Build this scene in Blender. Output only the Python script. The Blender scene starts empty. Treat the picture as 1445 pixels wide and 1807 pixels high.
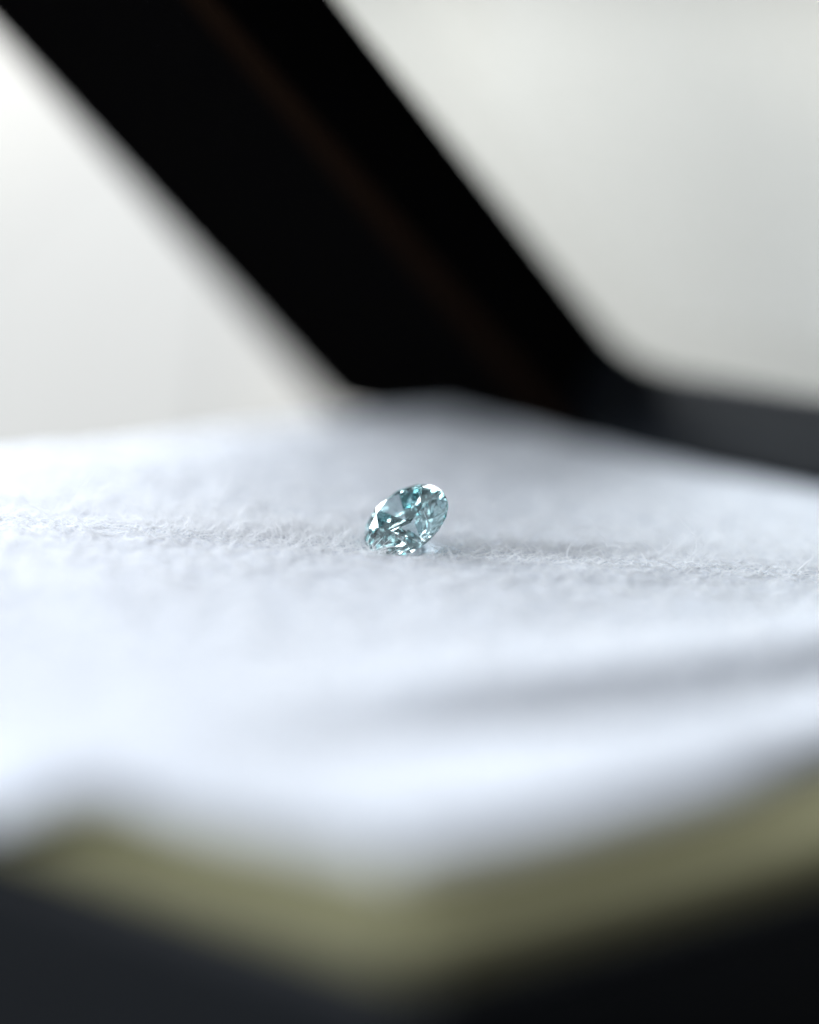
import bpy, math, random
import numpy as np
from mathutils import Vector, Matrix

# ------------------------------------------------------------------ camera, world, lamps, exposure
S = 0.001                      # everything below is laid out in millimetres
scene = bpy.context.scene
col = scene.collection
rng = np.random.default_rng(7)
random.seed(7)

ELEV, ROLL, DIST = math.radians(10), math.radians(1.8), 229.0
v = Vector((0, -math.cos(ELEV), math.sin(ELEV)))
up0 = Vector((0, math.sin(ELEV), math.cos(ELEV)))
rt0 = Vector((1, 0, 0))
cr = rt0 * math.cos(ROLL) + up0 * math.sin(ROLL)
cu = up0 * math.cos(ROLL) - rt0 * math.sin(ROLL)
target = Vector((0.15, 0, 0.30))
cam_d = bpy.data.cameras.new('camera')
cam = bpy.data.objects.new('camera', cam_d)
col.objects.link(cam)
M3 = Matrix((cr, cu, v)).transposed()
cam.matrix_world = Matrix.Translation((target + v * DIST) * S) @ M3.to_4x4()
cam_d.sensor_fit = 'VERTICAL'
cam_d.sensor_height = 36.0
cam_d.sensor_width = 28.8
cam_d.lens = 8700 * 36.0 / 1807
cam_d.clip_start = 0.005
cam_d.clip_end = 20
cam_d.dof.use_dof = True
cam_d.dof.focus_distance = (DIST - 0.9) * S
cam_d.dof.aperture_fstop = cam_d.lens / 17.3
scene.camera = cam

world = bpy.data.worlds.new('World')
scene.world = world
world.use_nodes = True
bg = world.node_tree.nodes['Background']
bg.inputs['Color'].default_value = (0.86, 0.92, 1.0, 1)
bg.inputs['Strength'].default_value = 0.17


def area(name, loc, look, size, power, colr):
    d = bpy.data.lights.new(name, 'AREA')
    d.shape = 'RECTANGLE'
    d.size, d.size_y = size[0] * S, size[1] * S
    d.energy = power
    d.color = colr
    o = bpy.data.objects.new(name, d)
    col.objects.link(o)
    o.location = Vector(loc) * S
    o.rotation_euler = (Vector(look) - Vector(loc)).to_track_quat('-Z', 'Y').to_euler()
    return o


area('window_light', (-376, 807, 500), (0, 0, 0), (1140, 600), 31.5, (0.91, 0.955, 1.0))
area('high_fill_light', (0, -414, 637), (0, 0, 0), (210, 190), 1.6, (0.92, 0.96, 1.0))  # added soft fill from above the camera for the cloth
area('side_fill_light', (-640, -112, 165), (0, 0, 0), (190, 170), 5.0, (0.86, 0.93, 1.0))  # added weak fill from the left, for the box wall and cloth

scene.view_settings.view_transform = 'Standard'
scene.view_settings.look = 'None'
scene.view_settings.exposure = 0.22
scene.view_settings.gamma = 1.0
cy = scene.cycles
cy.max_bounces = 32
cy.transmission_bounces = 28
cy.glossy_bounces = 12
cy.diffuse_bounces = 6
cy.transparent_max_bounces = 16
cy.caustics_reflective = True
cy.caustics_refractive = True
cy.blur_glossy = 0.0
cy.sample_clamp_indirect = 12.0
cy.use_adaptive_sampling = False
cy.use_denoising = True
cy.denoising_prefilter = 'ACCURATE'


# ------------------------------------------------------------------ materials
def new_mat(name):
    m = bpy.data.materials.new(name)
    m.use_nodes = True
    nt = m.node_tree
    return m, nt, nt.nodes['Principled BSDF'], nt.nodes['Material Output']


def coords(nt, scale):
    tc = nt.nodes.new('ShaderNodeTexCoord')
    mp = nt.nodes.new('ShaderNodeMapping')
    mp.inputs['Scale'].default_value = scale if isinstance(scale, tuple) else (scale,) * 3
    nt.links.new(tc.outputs['Object'], mp.inputs['Vector'])
    return mp.outputs['Vector']


def noise(nt, vec, scale, detail=4, rough=0.55):
    n = nt.nodes.new('ShaderNodeTexNoise')
    n.inputs['Scale'].default_value = scale
    n.inputs['Detail'].default_value = detail
    n.inputs['Roughness'].default_value = rough
    nt.links.new(vec, n.inputs['Vector'])
    return n.outputs['Fac']


def ramp(nt, fac, stops):
    r = nt.nodes.new('ShaderNodeValToRGB')
    el = r.color_ramp.elements
    while len(el) < len(stops):
        el.new(0.5)
    for e, (p, c) in zip(el, stops):
        e.position = p
        e.color = (*c, 1)
    nt.links.new(fac, r.inputs['Fac'])
    return r.outputs['Color']


def bump(nt, bsdf, height, strength, dist_mm):
    b = nt.nodes.new('ShaderNodeBump')
    b.inputs['Strength'].default_value = strength
    b.inputs['Distance'].default_value = dist_mm * S
    nt.links.new(height, b.inputs['Height'])
    nt.links.new(b.outputs['Normal'], bsdf.inputs['Normal'])


def mat_simple(name, c0, c1, nscale, rough, bstr=0.2, bdist=0.05, spec=0.5, bscale=None):
    m, nt, b, _ = new_mat(name)
    vec = coords(nt, 1 / S)
    f = noise(nt, vec, nscale)
    nt.links.new(ramp(nt, f, [(0.3, c0), (0.7, c1)]), b.inputs['Base Color'])
    b.inputs['Roughness'].default_value = rough
    b.inputs['Specular IOR Level'].default_value = spec
    bump(nt, b, noise(nt, vec, bscale or nscale * 6), bstr, bdist)
    return m


def mat_cloth():
    m, nt, b, out = new_mat('white_felt')
    vec = coords(nt, 1 / S)
    f = noise(nt, vec, 0.5, 5)
    nt.links.new(ramp(nt, f, [(0.3, (0.535, 0.56, 0.62)), (0.7, (0.60, 0.62, 0.675))]), b.inputs['Base Color'])
    b.inputs['Roughness'].default_value = 0.95
    b.inputs['Specular IOR Level'].default_value = 0.15
    b.inputs['Sheen Weight'].default_value = 0.25
    b.inputs['Sheen Roughness'].default_value = 0.5
    bump(nt, b, noise(nt, vec, 3.0, 6, 0.65), 0.4, 0.2)
    return m


def mat_fibre():
    m, nt, b, out = new_mat('white_fibre')
    b.inputs['Base Color'].default_value = (0.97, 0.972, 0.98, 1)
    b.inputs['Roughness'].default_value = 0.45
    b.inputs['Specular IOR Level'].default_value = 0.5
    t = nt.nodes.new('ShaderNodeBsdfTranslucent')
    t.inputs['Color'].default_value = (0.97, 0.972, 0.98, 1)
    mx = nt.nodes.new('ShaderNodeMixShader')
    mx.inputs['Fac'].default_value = 0.5
    nt.links.new(b.outputs[0], mx.inputs[1])
    nt.links.new(t.outputs[0], mx.inputs[2])
    nt.links.new(mx.outputs[0], out.inputs['Surface'])
    return m


def mat_diamond():
    m, nt, b, out = new_mat('blue_diamond')
    nt.nodes.remove(b)
    g = nt.nodes.new('ShaderNodeBsdfGlass')
    g.inputs['Color'].default_value = (1, 1, 1, 1)
    g.inputs['Roughness'].default_value = 0.0
    g.inputs['IOR'].default_value = 2.42
    nt.links.new(g.outputs[0], out.inputs['Surface'])
    va = nt.nodes.new('ShaderNodeVolumeAbsorption')
    va.inputs['Color'].default_value = (0.02, 0.88, 0.94, 1)
    va.inputs['Density'].default_value = 0.057 / S
    nt.links.new(va.outputs[0], out.inputs['Volume'])
    return m


def mat_pane():
    m, nt, b, out = new_mat('lid_glass')
    nt.nodes.remove(b)
    tr = nt.nodes.new('ShaderNodeBsdfTransparent')
    tr.inputs['Color'].default_value = (0.905, 0.915, 0.91, 1)
    gl = nt.nodes.new('ShaderNodeBsdfGlossy')
    gl.inputs['Roughness'].default_value = 0.03
    fr = nt.nodes.new('ShaderNodeFresnel')
    fr.inputs['IOR'].default_value = 1.45
    ge = nt.nodes.new('ShaderNodeNewGeometry')      # the exit face adds no second mirror
    inv = nt.nodes.new('ShaderNodeMath')
    inv.operation = 'SUBTRACT'
    inv.inputs[0].default_value = 1.0
    nt.links.new(ge.outputs['Backfacing'], inv.inputs[1])
    mul = nt.nodes.new('ShaderNodeMath')
    mul.operation = 'MULTIPLY'
    nt.links.new(fr.outputs[0], mul.inputs[0])
    nt.links.new(inv.outputs[0], mul.inputs[1])
    mx = nt.nodes.new('ShaderNodeMixShader')
    nt.links.new(mul.outputs[0], mx.inputs['Fac'])
    nt.links.new(tr.outputs[0], mx.inputs[1])
    nt.links.new(gl.outputs[0], mx.inputs[2])
    nt.links.new(mx.outputs[0], out.inputs['Surface'])
    return m



def mat_plank():
    m, nt, b, _ = new_mat('cream_painted_wood')
    vec = coords(nt, (1 / S, 0.06 / S, 1 / S))
    f = noise(nt, vec, 0.25, 5)
    base = ramp(nt, f, [(0.3, (0.278, 0.262, 0.240)), (0.7, (0.318, 0.302, 0.278))])
    oi = nt.nodes.new('ShaderNodeObjectInfo')
    tint = ramp(nt, oi.outputs['Random'], [(0.0, (0.68, 0.69, 0.69)), (0.5, (1.0, 0.985, 0.95)), (1.0, (1.16, 1.18, 1.2))])
    mx = nt.nodes.new('ShaderNodeMix')
    mx.data_type = 'RGBA'
    mx.blend_type = 'MULTIPLY'
    mx.inputs['Factor'].default_value = 1.0
    nt.links.new(base, mx.inputs['A'])
    nt.links.new(tint, mx.inputs['B'])
    nt.links.new(mx.outputs['Result'], b.inputs['Base Color'])
    b.inputs['Roughness'].default_value = 0.75
    b.inputs['Specular IOR Level'].default_value = 0.12
    bump(nt, b, noise(nt, vec, 1.2), 0.15, 0.05)
    return m


M_CLOTH = mat_cloth()
M_FIBRE = mat_fibre()
M_DIAMOND = mat_diamond()
M_PANE = mat_pane()
M_BLACK = mat_simple('black_lacquer', (0.0022, 0.0030, 0.0045), (0.0038, 0.005, 0.007), 0.6, 0.55, 0.15, 0.03, 0.06)
M_FLANK_SHEEN = mat_simple('sheen_toned_lacquer', (0.010, 0.013, 0.016), (0.016, 0.020, 0.024), 0.3, 0.45, 0.15, 0.03, 0.15)  # lighter, cooler black: the stile's highlight put into the colour
M_LINING = mat_simple('black_velvet', (0.0012, 0.0012, 0.0014), (0.0022, 0.002, 0.002), 1.5, 0.9, 0.3, 0.05, 0.0)
M_BROWN = mat_simple('brown_seam', (0.0055, 0.0031, 0.0020), (0.0075, 0.0042, 0.0027), 1.0, 0.8, 0.2, 0.05, 0.0)
M_METAL = mat_simple('brass', (0.30, 0.22, 0.10), (0.36, 0.27, 0.13), 2.0, 0.35)
M_PAD = mat_simple('khaki_foam', (0.215, 0.202, 0.105), (0.25, 0.233, 0.125), 0.5, 0.9, 0.5, 0.15, 0.2, 4)
M_TABLE = mat_plank()


# ------------------------------------------------------------------ mesh helpers
def mesh_obj(name, verts, faces, mat, parent=None, smooth=False, label=None, cat=None, group=None, kind=None):
    me = bpy.data.meshes.new(name)
    me.from_pydata([tuple(float(c) * S for c in p) for p in verts], [], faces)
    me.validate()
    me.update()
    if smooth:
        me.polygons.foreach_set('use_smooth', [True] * len(me.polygons))
    me.materials.append(mat)
    o = bpy.data.objects.new(name, me)
    col.objects.link(o)
    if parent:
        o.parent = parent
    for k, val in (('label', label), ('category', cat), ('group', group), ('kind', kind)):
        if val:
            o[k] = val
    return o


def empty(name, loc, label, cat, rot=None):
    o = bpy.data.objects.new(name, None)
    o.empty_display_size = 0.005
    col.objects.link(o)
    o.location = Vector(loc) * S
    if rot:
        o.rotation_euler = rot
    o['label'] = label
    o['category'] = cat
    return o


def loft(rings, closed_ring=True, cap=True):
    """rings: list of equal-length point lists"""
    vs, fs = [], []
    n = len(rings[0])
    for r in rings:
        vs += list(r)
    for i in range(len(rings) - 1):
        for j in range(n if closed_ring else n - 1):
            a, b = i * n + j, i * n + (j + 1) % n
            fs.append((a, b, b + n, a + n))
    if cap:
        fs.append(tuple(range(n))[::-1])
        fs.append(tuple(range((len(rings) - 1) * n, len(rings) * n)))
    return vs, fs


def rounded_rect(x0, x1, y0, y1, r, seg=6):
    pts = []
    for cx, cyy, a0 in ((x1 - r, y1 - r, 0), (x0 + r, y1 - r, 90), (x0 + r, y0 + r, 180), (x1 - r, y0 + r, 270)):
        for k in range(seg + 1):
            a = math.radians(a0 + 90 * k / seg)
            pts.append((cx + r * math.cos(a), cyy + r * math.sin(a)))
    return pts


def bar(p0, p1, ax, ay, x0, x1, y0, y1, r=0.4, seg=3):
    """a rounded bar from p0 to p1; section spanned by unit vectors ax, ay"""
    ring = rounded_rect(x0, x1, y0, y1, r, seg)
    p0, p1, ax, ay = map(Vector, (p0, p1, ax, ay))
    d = (p1 - p0).normalized()
    rings = []
    for base, inset in ((p0, r), (p0 + d * r * 0.3, r * 0.3), (p0 + d * r, 0), (p1 - d * r, 0), (p1 - d * r * 0.3, r * 0.3), (p1, r)):
        rr = []
        cx, cyy = (x0 + x1) / 2, (y0 + y1) / 2
        hx, hy = (x1 - x0) / 2, (y1 - y0) / 2
        for (x, y) in ring:
            rr.append(base + ax * (cx + (x - cx) * (hx - inset) / hx) + ay * (cyy + (y - cyy) * (hy - inset) / hy))
        rings.append(rr)
    return loft(rings)


# ------------------------------------------------------------------ the setting
Z_TABLE = -26.0
CX, CY = 0.7, -10.0                       # centre of the box on the table
HS = math.sqrt(0.5)
EX = Vector((HS, -HS, 0))                # towards the front right corner run
EY = Vector((HS, HS, 0))                 # towards the hinge side


def box_pt(s, t, z):
    return Vector((CX, CY, 0)) + EX * s + EY * t + Vector((0, 0, z))


# pale table top made of long boards that run away from the camera
PW = 44.0
table = bpy.data.objects.new('table_top', None)
col.objects.link(table)
table.location = Vector((0, 0, Z_TABLE)) * S
table['kind'] = 'structure'
plank_mesh = None
for i in range(-13, 14):
    if plank_mesh is None:
        hw = PW / 2 - 0.25
        vs, fs = loft([[(x, y, z) for x, y in rounded_rect(-hw + q, hw - q, -150 + q, 1500 - q, 1.5, 3)] for z, q in
                       ((-24, 0.8), (-23.2, 0), (-0.8, 0), (-0.25, 0.22), (0, 0.8))])
        o = mesh_obj('plank', vs, fs, M_TABLE, table)
        plank_mesh = o.data
    else:
        o = bpy.data.objects.new('plank', plank_mesh)
        col.objects.link(o)
        o.parent = table
    o.location = Vector((i * PW + 9, random.uniform(-6, 6), random.uniform(-0.25, 0))) * S

# ------------------------------------------------------------------ the black box
Z_RIM, Z_PAD = -3.65, -2.68
HALF = 38.4
WT = 1.3
OUT = HALF + 1.8                         # the lid overhangs the walls a little
case = empty('jewellery_box', (CX, CY, Z_TABLE), 'open black jewellery box with khaki pad and glass lid', 'jewellery box', (0, 0, -math.pi / 4))
# local frame of the case: x = EX, y = EY, z up from the table
H = Z_RIM - Z_TABLE


def wall_part(ax, sgn):
    # long wall panel with a rounded top lip and a shallow ledge low on its outside
    prof2 = [(0, 0), (WT, 0), (WT, H - 9.0), (WT - 0.5, H - 8.6), (WT - 0.5, H - 5.2), (WT, H - 4.8),
             (WT, H - 0.7), (WT - 0.25, H - 0.2), (WT - 0.7, H), (0.5, H), (0.12, H - 0.15), (0, H - 0.5)]
    rings = []
    for end in (-1, 1):
        ring = []
        for d, z in prof2:
            l = (HALF + d) * end
            p = (sgn * (HALF + d), l, z) if ax == 0 else (l, sgn * (HALF + d), z)
            ring.append(p)
        rings.append(ring)
    vs, fs = loft(rings)
    mesh_obj('side_wall', vs, fs, M_BLACK, case)


for ax in (0, 1):
    for sgn in (-1, 1):
        wall_part(ax, sgn)
vs, fs = loft([[(x, y, z) for x, y in rounded_rect(-HALF, HALF, -HALF, HALF, 0.5, 2)] for z in (0.0, 1.6)])
mesh_obj('floor_panel', vs, fs, M_LINING, case)
# pad: soft block with a rounded upper edge
PADH = HALF - 0.25
rings = []
for z, i in ((1.7, 0.0), (H + 0.4, 0.0), (H + Z_PAD - Z_RIM - 0.9, 0.05), (H + Z_PAD - Z_RIM - 0.3, 0.35), (H + Z_PAD - Z_RIM, 1.0)):
    rings.append([(x, y, z) for x, y in rounded_rect(-PADH + i, PADH - i, -PADH + i, PADH - i, 1.6 - i * 0.5, 5)])
vs, fs = loft(rings)
mesh_obj('foam_pad', vs, fs, M_PAD, case, label='khaki foam pad filling the box under the cloth')

# ---- lid: leans forward over the tray, hinged along the +y side
THETA = math.radians(41.5)
W_SIDE, W_HINGE, T_LID = 21.7, 2.6, 5.2
LID_SHIFT = -7.0
ct, st = math.cos(THETA), math.sin(THETA)
U = Vector((0, -ct, st))                 # hinge -> free edge (case frame)
N = Vector((0, st, ct))                  # outer face normal
X = Vector((1, 0, 0))
hinge = Vector((0, OUT - 0.2, H + 0.3))
L0, L1 = -OUT + LID_SHIFT, OUT
LEN = 2 * OUT
RAD = 2.6


def lp(x, u, nn):
    return hinge + X * x + U * u + N * nn


def lid_bar(x0, x1, u0, u1):
    """frame bar between x0..x1 and u0..u1, T_LID deep"""
    r = 0.45
    ring = rounded_rect(x0, x1, u0, u1, r, 3)
    rings = []
    cx, cu_ = (x0 + x1) / 2, (u0 + u1) / 2
    for nn, i in ((0, 0.35), (0.12, 0.1), (0.4, 0), (T_LID - 0.4, 0), (T_LID - 0.12, 0.1), (T_LID, 0.35)):
        rings.append([lp(cx + (x - cx) * (1 - 2 * i / (x1 - x0)), cu_ + (u - cu_) * (1 - 2 * i / (u1 - u0)), nn) for x, u in ring])
    return loft(rings)


# frame as one continuous rounded window surround split in four mitred rails
xi0, xi1, ui0, ui1 = L0 + W_SIDE, L1 - W_SIDE, W_HINGE, LEN - W_HINGE
vs, fs = lid_bar(L0, xi0, 0, LEN)
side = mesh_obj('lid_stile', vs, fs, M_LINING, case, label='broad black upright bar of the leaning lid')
side.data.materials.append(M_FLANK_SHEEN)
for p in side.data.polygons:                 # inner flank has its cool sheen painted in, the broad face is velvet
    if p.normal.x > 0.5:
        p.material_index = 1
vs, fs = lid_bar(xi1, L1, 0, LEN)
mesh_obj('lid_stile', vs, fs, M_BLACK, case)
vs, fs = lid_bar(xi0 - 0.05, xi1 + 0.05, 0.03, ui0)
mesh_obj('lid_rail', vs, fs, M_BLACK, case)
vs, fs = lid_bar(xi0 - 0.05, xi1 + 0.05, ui1, LEN - 0.03)
mesh_obj('lid_rail', vs, fs, M_BLACK, case)
# rounded fillets in the inner corners
for cx, cuu, sx, su in ((xi0, ui0, 1, 1), (xi1, ui0, -1, 1), (xi0, ui1, 1, -1), (xi1, ui1, -1, -1)):
    prof2 = [(-0.2, -0.2), (RAD, -0.2), (RAD, 0.0)]
    for k in range(1, 8):
        a = math.radians(270 - 90 * k / 8)
        prof2.append((RAD + RAD * math.cos(a), RAD + RAD * math.sin(a)))
    prof2 += [(0.0, RAD), (-0.2, RAD)]
    rings = [[lp(cx + sx * p, cuu + su * q, nn) for p, q in prof2] for nn in (0.15, T_LID - 0.15)]
    vs, fs = loft(rings)
    mesh_obj('corner_fillet', vs, fs, M_BLACK, case)
# brown seam line set along the inner edge of the stile's underside
for x0 in (xi0 - 2.7, xi1 + 0.8):
    vs, fs = bar(lp(x0, 1.0, 0.0), lp(x0, LEN - 1.0, 0.0), X, N, 0, 2.4, -0.10, 0.3, 0.09, 2)
    mesh_obj('trim_strip', vs, fs, M_BROWN, side if x0 < 0 else case)
# glass pane near the outer face
vs, fs = loft([[lp(x, u, nn) for x, u in rounded_rect(xi0 - 0.6, xi1 + 0.6, ui0 - 0.6, ui1 + 0.6, 1.0, 3)] for nn in (T_LID - 1.9, T_LID - 0.9)])
mesh_obj('glass_pane', vs, fs, M_PANE, case)
# hinges on the back
for hx in (-24, 24):
    ring = [(1.0 * math.cos(a), 1.0 * math.sin(a)) for a in np.linspace(0, 2 * math.pi, 12, endpoint=False)]
    vs, fs = loft([[(hx + dx, OUT + 1.0 + a, H + 0.3 + b) for a, b in ring] for dx in (-5, 5)])
    mesh_obj('hinge', vs, fs, M_METAL, case)


# ------------------------------------------------------------------ smooth value noise on the cloth
def vnoise(x, y, seed):
    r = np.random.default_rng(seed)
    g = r.random((64, 64))
    xi, yi = np.floor(x).astype(int), np.floor(y).astype(int)
    fx, fy = x - xi, y - yi
    fx, fy = fx * fx * (3 - 2 * fx), fy * fy * (3 - 2 * fy)
    a = g[xi % 64, yi % 64]
    b = g[(xi + 1) % 64, yi % 64]
    c = g[xi % 64, (yi + 1) % 64]
    d = g[(xi + 1) % 64, (yi + 1) % 64]
    return (a * (1 - fx) + b * fx) * (1 - fy) + (c * (1 - fx) + d * fx) * fy - 0.5


Z0 = -1.32


def sst(e0, e1, x):
    t = np.clip((x - e0) / (e1 - e0), 0, 1)
    return t * t * (3 - 2 * t)


def cloth_z(s, t):
    """height of the cloth's top surface over box coordinates (mm)"""
    x = CX + HS * (s + t)
    y = CY + HS * (t - s)
    z = Z0 - 0.032 * x + 0.0 * y
    z = z + 0.55 * vnoise(x / 17 + 9.3, y / 15 + 4.1, 1) * sst(4, 14, np.hypot(x, y))
    z = z + 0.13 * vnoise(x / 5 + 3.3, y / 5 + 1.1, 2) * (0.35 + 0.65 * sst(3, 10, np.hypot(x, y)))
    z = z + 0.10 * vnoise(x / 1.7, y / 1.7, 3) + 0.05 * vnoise(x / 0.7, y / 0.7, 4)
    z = z - 0.15 * sst(6, 36, y)
    z = z - 0.42 * np.exp(-(np.hypot(x + 0.35, y + 0.35) / 1.75) ** 4)      # dent under the stone
    # valley and ridge that run along the front right hem
    k = sst(-35, -12, t)
    z = z - 0.85 * k * np.exp(-((s - 22.8 - 0.10 * t) / 3.0) ** 2)
    z = z + 0.75 * k * np.exp(-((s - 28.8) / 3.2) ** 2)
    z = z + 0.75 * k * np.exp(-((s - 17.0) / 3.6) ** 2)
    # soft swelling near the left front
    z = z + 0.4 * np.exp(-(((s - 18.6) / 11) ** 2 + ((t + 31.6) / 7) ** 2))
    lim = Z_PAD + 0.22                       # the sheet never sinks into the pad
    z = lim + np.where(z > lim, np.sqrt(np.maximum(z - lim, 0) ** 2 + 0.01), 0.1 * np.exp(np.minimum(z - lim, 0)))
    return z


def hem(t_or_s, seed):
    return 0.8 * vnoise(t_or_s / 9 + 20, t_or_s * 0 + 3.5, seed) + 0.4 * vnoise(t_or_s / 3 + 7, t_or_s * 0 + 1.5, seed + 1)


# sheet outline in box coordinates
NG = 320
a = np.linspace(0, 1, NG)
# denser rows near the edges so that the hem can turn down
w = 0.5 - 0.5 * np.cos(np.pi * a)
w = 0.7 * a + 0.3 * w
A, B = np.meshgrid(w, w, indexing='ij')
smin0, smax0, tmin0, tmax0 = -36.6, 34.2, -39.0, 39.8
tt = tmin0 + (tmax0 - tmin0) * B
ss = smin0 + (smax0 - smin0) * A
s_hi = smax0 - 3.6 * sst(-28, -4, tt) + hem(tt, 11)
s_lo = smin0 + hem(tt, 13)
t_lo = -36.8 - 2.9 * sst(0, 1, (23.2 - ss) / 6) + 2.0 * sst(23, 35, ss) + hem(ss, 15)
t_hi = tmax0 + 0.5 * hem(ss, 17)
SS = s_lo + (s_hi - s_lo) * A
TT = t_lo + (t_hi - t_lo) * B
THK = 1.05


def drape(SS, TT, z):
    # where the sheet reaches past the pad it hangs down over the edge
    over = np.maximum.reduce([SS - 37.2, -37.2 - SS, -37.2 - TT, np.zeros_like(SS)])
    return z - 0.42 * over ** 1.6


de = np.minimum.reduce([s_hi - SS, SS - s_lo, TT - t_lo, t_hi - TT])
ZT = cloth_z(SS, TT)
# thickness rounds off at the hem
rnd = np.sqrt(np.clip(1 - (1 - np.clip(de / 0.7, 0, 1)) ** 2, 0, 1))
ZB = drape(SS, TT, np.minimum(ZT - THK, ZT * 0 + ZT - THK))
ZTT = drape(SS, TT, ZT)
mid = (ZTT + ZB) / 2
top = mid + (ZTT - mid) * (0.15 + 0.85 * rnd)
bot = mid + (ZB - mid) * (0.15 + 0.85 * rnd)
XX = CX + HS * (SS + TT)
YY = CY + HS * (TT - SS)
V = np.concatenate([np.stack([XX, YY, top], -1).reshape(-1, 3), np.stack([XX, YY, bot], -1).reshape(-1, 3)])
idx = np.arange(NG * NG).reshape(NG, NG)
q = np.stack([idx[:-1, :-1], idx[1:, :-1], idx[1:, 1:], idx[:-1, 1:]], -1).reshape(-1, 4)
o2 = NG * NG
qb = q[:, ::-1] + o2
rim = np.concatenate([idx[:, 0], idx[-1, 1:], idx[-2::-1, -1], idx[0, -2:0:-1]])
rn = np.roll(rim, -1)
qs = np.stack([rim + o2, rn + o2, rn, rim], -1)
F = np.concatenate([q, qb, qs])


def fast_mesh(name, V, F, mat, smooth=True):
    me = bpy.data.meshes.new(name)
    nv, nf, k = len(V), len(F), F.shape[1]
    me.vertices.add(nv)
    me.vertices.foreach_set('co', (V * S).astype(np.float32).ravel())
    me.loops.add(nf * k)
    me.loops.foreach_set('vertex_index', F.astype(np.int32).ravel())
    me.polygons.add(nf)
    me.polygons.foreach_set('loop_start', np.arange(0, nf * k, k, dtype=np.int32))
    me.polygons.foreach_set('use_smooth', np.full(nf, smooth))
    me.update(calc_edges=True)
    me.materials.append(mat)
    o = bpy.data.objects.new(name, me)
    col.objects.link(o)
    return o


cloth = fast_mesh('felt_cloth', V, F, M_CLOTH)
cloth['label'] = 'fluffy white felt cloth laid over the khaki pad'
cloth['category'] = 'cloth'


# ------------------------------------------------------------------ loose fibres standing out of the cloth
def fibres(x, y, length, rise, rad, curl, K=5):
    n = len(x)
    s = ((x - CX) - (y - CY)) * HS
    t = ((x - CX) + (y - CY)) * HS
    z = drape(s, t, cloth_z(s, t)) - 0.03
    az = rng.random(n) * 2 * np.pi
    P = np.zeros((n, K, 3))
    P[:, 0] = np.stack([x, y, z], -1)
    el = rise.copy()
    kz = rng.normal(0, 1, n) * curl
    ke = -np.abs(rng.normal(0.25, 0.35, n)) * curl
    for k in range(1, K):
        d = np.stack([np.cos(az) * np.cos(el), np.sin(az) * np.cos(el), np.sin(el)], -1)
        P[:, k] = P[:, k - 1] + d * (length / (K - 1))[:, None]
        az = az + kz
        el = el + ke * 0.7
    # keep the tails lying on the surface
    for k in range(1, K):
        sx = ((P[:, k, 0] - CX) - (P[:, k, 1] - CY)) * HS
        tx = ((P[:, k, 0] - CX) + (P[:, k, 1] - CY)) * HS
        zs = drape(sx, tx, cloth_z(sx, tx))
        P[:, k, 2] = np.maximum(P[:, k, 2], zs + 0.01 + 0.05 * rng.random(n))
    T = np.gradient(P, axis=1)
    T /= np.linalg.norm(T, axis=-1, keepdims=True) + 1e-9
    ref = np.where(np.abs(T[..., 2:3]) > 0.9, np.array([1.0, 0, 0]), np.array([0, 0, 1.0]))
    A1 = np.cross(T, ref)
    A1 /= np.linalg.norm(A1, axis=-1, keepdims=True) + 1e-9
    A2 = np.cross(T, A1)
    tap = np.interp(np.linspace(0, 1, K), [0, 0.5, 0.75, 1], [1, 0.95, 0.8, 0.35])[None, :, None]
    rings = []
    for j in range(3):
        an = 2 * np.pi * j / 3
        rings.append(P + (A1 * np.cos(an) + A2 * np.sin(an)) * rad[:, None, None] * tap)
    V = np.stack(rings, 2).reshape(-1, 3)
    base = (np.arange(n) * K * 3)[:, None, None, None]
    kk = (np.arange(K - 1) * 3)[None, :, None, None]
    quad = np.array([[j, (j + 1) % 3, (j + 1) % 3 + 3, j + 3] for j in range(3)])[None, None]
    F = (base + kk + quad).reshape(-1, 4)
    return V, F


def scatter(n, x0, x1, y0, y1):
    return rng.uniform(x0, x1, n), rng.uniform(y0, y1, n)


parts = []
# band round the stone: dense, fine nap
n = 17000
x = rng.uniform(-30, 30, n)
y = rng.normal(1.0, 5.5, n)
ok = np.hypot(x + 0.1, y + 0.1) > 1.9          # the stone presses its own spot flat
x, y = x[ok], y[ok]
n = len(x)
parts.append(fibres(x, y, rng.uniform(0.3, 1.1, n), rng.uniform(0.05, 0.6, n), rng.uniform(0.009, 0.017, n), 0.45))
# upright tufts, thicker on the left of the stone
n = 2000
x = np.where(rng.random(n) < 0.6, rng.normal(-5.5, 3.2, n), rng.uniform(-24, 24, n))
y = rng.normal(0.8, 2.2, n)
ok = (np.hypot(x, y) > 2.1)
x, y = x[ok], y[ok]
n = len(x)
parts.append(fibres(x, y, rng.uniform(0.5, 1.35, n), rng.uniform(0.35, 1.1, n), rng.uniform(0.009, 0.015, n), 0.25))
# a few long stray hairs
n = 70
x, y = rng.uniform(-22, 22, n), rng.normal(0.6, 1.6, n)
x = np.where(np.abs(x) < 5, x + np.where(x < 0, -8, 8), x)
parts.append(fibres(x, y, rng.uniform(1.8, 3.4, n), rng.uniform(0.5, 1.2, n), rng.uniform(0.008, 0.013, n), 0.4, 7))
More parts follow.
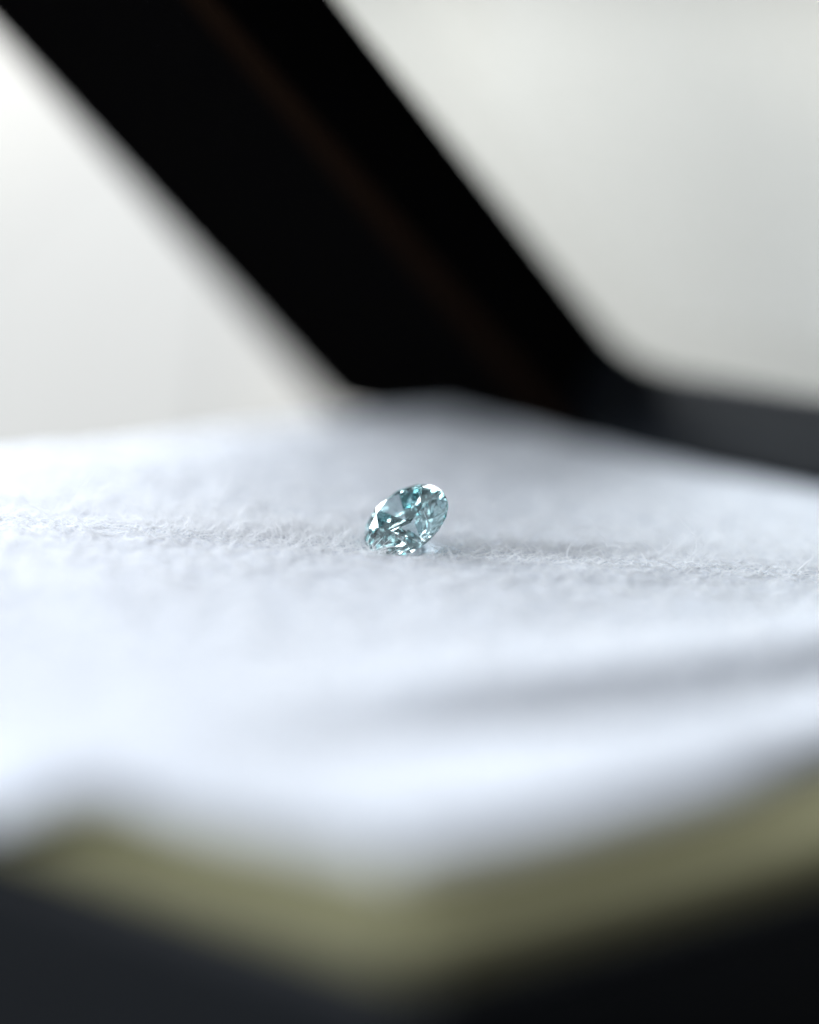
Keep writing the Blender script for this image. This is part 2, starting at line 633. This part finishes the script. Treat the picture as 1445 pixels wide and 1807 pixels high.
# the rest of the sheet: sparser and coarser
n = 16000
s_, t_ = rng.uniform(-34.4, 29.5, n), rng.uniform(-36, 35, n)
x, y = CX + HS * (s_ + t_), CY + HS * (t_ - s_)
ok = rng.random(len(x)) > np.exp(-((y - 1) / 7) ** 2) * (np.abs(x) < 30)
x, y = x[ok], y[ok]
n = len(x)
parts.append(fibres(x, y, rng.uniform(0.5, 1.5, n), rng.uniform(0.1, 0.7, n), rng.uniform(0.022, 0.034, n), 0.5, 4))
Vs, Fs, off = [], [], 0
for V_, F_ in parts:
    Vs.append(V_)
    Fs.append(F_ + off)
    off += len(V_)
nap = fast_mesh('nap', np.concatenate(Vs), np.concatenate(Fs), M_FIBRE)
nap['kind'] = 'stuff'
nap.parent = cloth

# ------------------------------------------------------------------ the diamond: a round brilliant lying on its pavilion
R = 2.17
RT, RS, RL = 0.57 * R, 0.775 * R, 0.21 * R
CA, PA, G = math.radians(34.5), math.radians(39.9), 0.035 * R
SPIN = math.radians(5)
verts, faces = [], []


def addv(r, deg, z):
    an = math.radians(deg)
    verts.append((r * math.cos(an), r * math.sin(an), z))
    return len(verts) - 1


def plane_z(p, q, r_, x, y):
    p, q, r_ = Vector(p), Vector(q), Vector(r_)
    nn = (q - p).cross(r_ - p)
    return p.z - (nn.x * (x - p.x) + nn.y * (y - p.y)) / nn.z


c225 = math.cos(math.radians(22.5))
Tb = [addv(RT, 45 * k, G + math.tan(CA) * (R - RT)) for k in range(8)]
St = [addv(RS, 45 * k + 22.5, G + math.tan(CA) * (R - RS * c225)) for k in range(8)]
Lo = [addv(RL, 45 * k + 22.5, -G - math.tan(PA) * (R - RL * c225)) for k in range(8)]
Cu = addv(0, 0, -G - math.tan(PA) * R)
Gu, Gl = {}, {}
for j in range(32):
    deg = 11.25 * j
    if j % 2 == 0:
        Gu[j], Gl[j] = addv(R, deg, G), addv(R, deg, -G)
for j in range(1, 32, 2):
    deg = 11.25 * j
    k = j // 4
    x, y = R * math.cos(math.radians(deg)), R * math.sin(math.radians(deg))
    a_, b_ = j - 1, (j + 1) % 32
    zu = plane_z(verts[St[k]], verts[Gu[a_]], verts[Gu[b_]], x, y)
    zl = plane_z(verts[Lo[k]], verts[Gl[a_]], verts[Gl[b_]], x, y)
    Gu[j], Gl[j] = addv(R, deg, zu), addv(R, deg, zl)
faces.append(tuple(Tb))
for k in range(8):
    k1 = (k + 1) % 8
    faces.append((Tb[k], St[k], Tb[k1]))
    faces.append((Tb[k], St[k - 1], Gu[4 * k], St[k]))
    g = [(4 * k + i) % 32 for i in range(5)]
    faces.append((St[k], Gu[g[0]], Gu[g[1]], Gu[g[2]]))
    faces.append((St[k], Gu[g[2]], Gu[g[3]], Gu[g[4]]))
    faces.append((Cu, Lo[k], Gl[4 * k], Lo[k - 1]))
    faces.append((Lo[k], Gl[g[2]], Gl[g[1]], Gl[g[0]]))
    faces.append((Lo[k], Gl[g[4]], Gl[g[3]], Gl[g[2]]))
for j in range(32):
    j1 = (j + 1) % 32
    faces.append((Gu[j], Gl[j], Gl[j1], Gu[j1]))
dia = mesh_obj('diamond', verts, faces, M_DIAMOND, label='small faceted pale blue round cut diamond lying tilted on white cloth', cat='diamond')
# table normal and facet spin, as they lie against the cloth
nc = Vector((-0.458, 0.640, 0.610)).normalized()
la = math.radians(35.6)
ac = Vector((math.cos(la), math.sin(la), 0))
ac = (ac - nc * ac.dot(nc)).normalized()
to_world = lambda q: cr * q.x + cu * q.y + v * q.z
nrm, axx = to_world(nc), to_world(ac)
Rm = Matrix((axx, nrm.cross(axx), nrm)).transposed() @ Matrix.Rotation(SPIN, 3, 'Z')
dia.matrix_world = Matrix.Translation(Vector((0, 0, -0.12)) * S) @ Rm.to_4x4()
